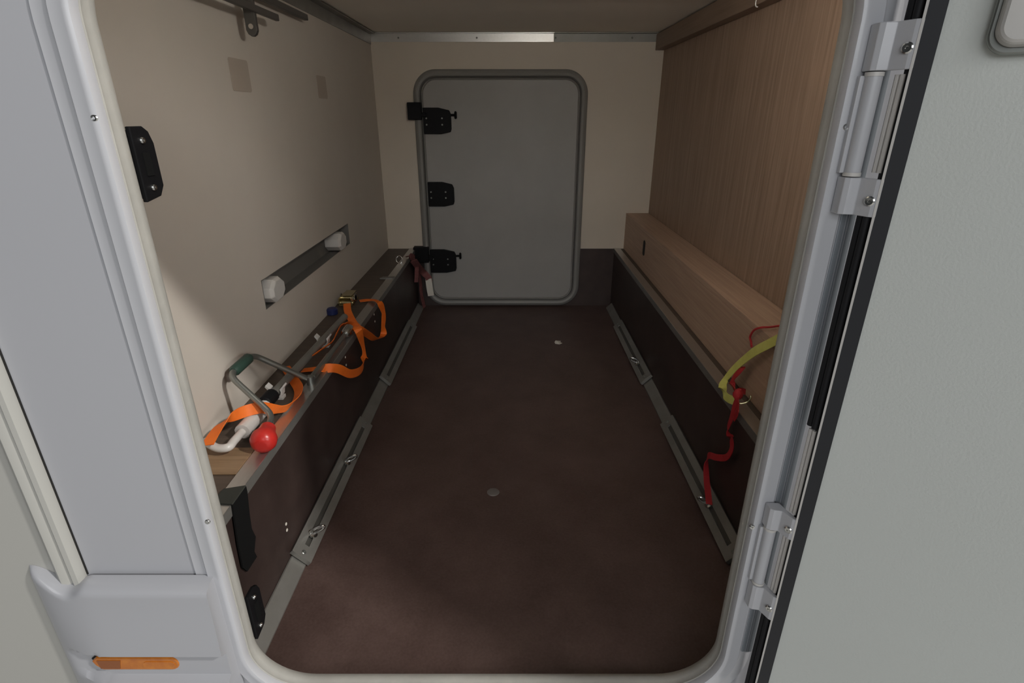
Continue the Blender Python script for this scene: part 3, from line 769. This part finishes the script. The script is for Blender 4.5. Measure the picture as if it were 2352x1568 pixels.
# ratchet buckle
bp_ = drape(798, 688, 0.020)
rb = mk('ratchet', box(bp_.x - 0.020, bp_.x + 0.020, bp_.y - 0.026, bp_.y + 0.040, SILL + 0.0045, SILL + 0.0075), 'brass', st, bevel=0.001)
for sx in (-0.022, 0.022):
    mk('side_plate', box(bp_.x + sx - 0.002, bp_.x + sx + 0.002, bp_.y - 0.03, bp_.y + 0.045, SILL + 0.0045, SILL + 0.034), 'brass', rb, bevel=0.001)
for dy, dz, r in ((-0.018, 0.014, 0.008), (0.012, 0.024, 0.010), (0.036, 0.014, 0.006)):
    mk('axle', tube([(bp_.x - 0.028, bp_.y + dy, SILL + dz), (bp_.x + 0.028, bp_.y + dy, SILL + dz)], r, 12), 'brass', rb, smooth=True)
for sx in (-0.027, 0.025):
    mk('toothed_wheel', lathe((bp_.x + sx, bp_.y + 0.012, SILL + 0.024), (1, 0, 0), [(0, 0.016), (0.003, 0.016)], 10), 'steel', rb)
mk('lever', box(bp_.x - 0.018, bp_.x + 0.018, bp_.y - 0.004, bp_.y + 0.06, SILL + 0.034, SILL + 0.038), 'brass', rb, bevel=0.001)

# dark red strap with white tag at the far left corner
def far(u, v, off=0.02):
    p = onX(u, v, PL + off); return p if p.y < YB - 0.055 else onY(u, v, YB - 0.055)
rs = thing('luggage_strap', far(960, 640), 'faded burgundy strap with white tag hanging in the far left corner', 'strap')
web(rs, [(onZ(932, 590, SILL + .012), (1, 1, 0)), (onZ(944, 588, SILL + .014), (1, 1, 0)), (far(953, 600), (0, 1, .3)), (far(962, 622), (0, 1, .2)), (far(966, 650), (.3, 1, 0)), (far(968, 675), (.3, 1, 0)), (far(975, 706), (.3, 1, 0))], 0.030, 'burgundy')
web(rs, [(far(950, 598, .03), (1, .8, 0)), (far(960, 612, .035), (1, .8, 0)), (far(972, 625, .04), (1, .5, 0)), (far(984, 638, .04), (1, .3, 0)), (far(985, 650, .04), (1, .2, 0))], 0.034, 'burgundy')
web(rs, [(far(958, 610, .03), (1, .8, 0)), (far(957, 628, .034), (1, .8, 0)), (far(956, 648, .03), (1, .5, 0))], 0.02, 'burgundy')
ta, tb = far(984, 640, .045), far(990, 679, .045)
web(rs, [(ta, (1, .2, .0)), (ta.lerp(tb, 0.5) + Vector((0, -0.004, 0)), (1, .2, .1)), (tb, (1, .2, .1))], 0.032, 'paper', 'white_tag')
p = onZ(917, 598, SILL + 0.014)
mk('ring', tube([p + Vector((0.014 * math.cos(a), 0.012 * math.sin(a) * .3, 0.016 * math.sin(a) + .004)) for a in [k * math.pi / 8 for k in range(17)]], 0.0028, 8), 'steel', rs, smooth=True)
p = onZ(892, 640, SILL + 0.001)
tag(mk('wood_wedge', prism([(p.x - 0.035, p.y - 0.006, SILL + 0.0003), (p.x + 0.020, p.y - 0.010, SILL + 0.0003), (p.x + 0.024, p.y + 0.020, SILL + 0.0003), (p.x - 0.025, p.y + 0.016, SILL + 0.0003)], (0, 0, 0.006)), 'alu_dull', bevel=0.001),
    'small flat grey offcut on the far end of the left ledge', 'offcut')

# yellow and red straps on the right
ys_ = thing('yellow_strap', onX(1665, 870, 0.55), 'pale yellow webbing strap looped over the right edge rail', 'strap')
def rp(u, v, X): return onX(u, v, X)
web(ys_, [(rp(1800, 772, .571), (0, .3, 1)), (rp(1765, 790, .565), (0, .3, 1)), (rp(1735, 806, .557), (0, .4, 1)), (rp(1710, 825, .553), (.1, .6, 1)), (rp(1688, 845, .548), (.1, .9, .8)), (rp(1668, 868, .540), (.1, 1, .3)),
          (rp(1660, 885, .527), (.2, 1, .1)), (rp(1662, 902, .518), (.1, 1, .3)), (rp(1672, 914, .518), (0, .5, 1)), (rp(1690, 921, .522), (0, .1, 1))], 0.021, 'yellow')
rs2 = thing('red_strap', onX(1700, 900, 0.52), 'dark red webbing strap hanging from the right rail to a floor eye', 'strap')
eye_y = yfl(1637, 1170)
web(rs2, [(rp(1706, 842, .556), (0, 1, 0)), (rp(1700, 850, .550), (0, 1, .2)), (rp(1685, 868, .545), (.2, 1, .3)), (rp(1682, 886, .538), (0, 1, .3)), (rp(1695, 902, .526), (0, 1, 0)), (rp(1693, 915, .518), (0, 1, -.2)), (rp(1686, 935, .516), (0, 1, 0)),
          (rp(1680, 960, .515), (0, 1, .1)), (rp(1672, 985, .515), (.2, 1, .2)), (rp(1680, 1010, .515), (0, 1, .3)), (rp(1680, 1032, .514), (0, 1, .2)), (rp(1668, 1050, .513), (.1, .6, .7)), (rp(1645, 1050, .510), (.2, .1, 1)),
          (rp(1628, 1046, .508), (.1, .7, .6)), (rp(1622, 1065, .506), (.7, .6, .2)), (rp(1623, 1100, .504), (1, .3, 0)), (rp(1626, 1130, .500), (1, .3, 0)), (rp(1629, 1158, .496), (1, .3, 0))], 0.0165, 'red')
web(rs2, [(rp(1712, 900, .553), (0, .5, 1)), (rp(1700, 897, .535), (0, .6, 1)), (rp(1692, 905, .520), (0, 1, .5)), (rp(1694, 930, .517), (0, 1, .2)), (rp(1692, 950, .517), (0, 1, .2)), (rp(1685, 962, .516), (0, 1, .2))], 0.014, 'red')
mk('knot', lathe(rp(1694, 905, .522) - Vector((0, 0, .012)), (0.1, 0, 1), [(0, 0.004), (0.004, 0.010), (0.012, 0.012), (0.020, 0.009), (0.025, 0.004)], 10), 'red', rs2, smooth=True)
mk('thin_cord', tube([rp(1790, 748, .62), rp(1768, 751, .59), rp(1748, 752, .572), rp(1732, 758, .5695), rp(1723, 773, .5690), rp(1725, 785, .5690), rp(1726, 796, .562)], 0.0026, 8, 5), 'red', rs2, smooth=True)
mk('wire_hook', tube([rp(1690, 921, .523), rp(1702, 926, .533), rp(1716, 922, .545), rp(1724, 914, .551), rp(1724, 908, .551)], 0.0028, 8, 5), 'brass', ys_, smooth=True)

# ================================================================== SPECKS ON THE FLOOR
p = onZ(1283, 788, 0)
V = [Vector((p.x + a, p.y + b, 0.0006 + c)) for a, b, c in ((-0.016, -0.006, 0), (0.002, -0.016, 0.001), (0.016, -0.010, 0.004), (0.008, 0.004, 0.002), (0.012, 0.024, 0.001), (-0.012, 0.020, 0.005), (-0.018, 0.008, 0.002), (-0.002, 0.002, 0.006))]
ps = mk('paper_scrap', (V, [(0, 1, 7), (1, 2, 3, 7), (3, 4, 7), (4, 5, 7), (5, 6, 7), (6, 0, 7)]), 'paper')
ps.modifiers.new('thick', 'SOLIDIFY').thickness = 0.0006
tag(ps, 'tiny crumpled white paper scrap lying far back on the brown floor', 'paper')
p = onZ(1133, 1130, 0)
tag(mk('floor_disc', lathe((p.x, p.y, 0.0002), (0, 0, 1), [(0, 0.017), (0.0015, 0.016), (0.0026, 0.010), (0.003, 0.003)], 20), 'disc_grey', smooth=True),  # low round disc, lighter and greyer than the floor
    'small round grey disc in the middle of the brown floor', 'disc')
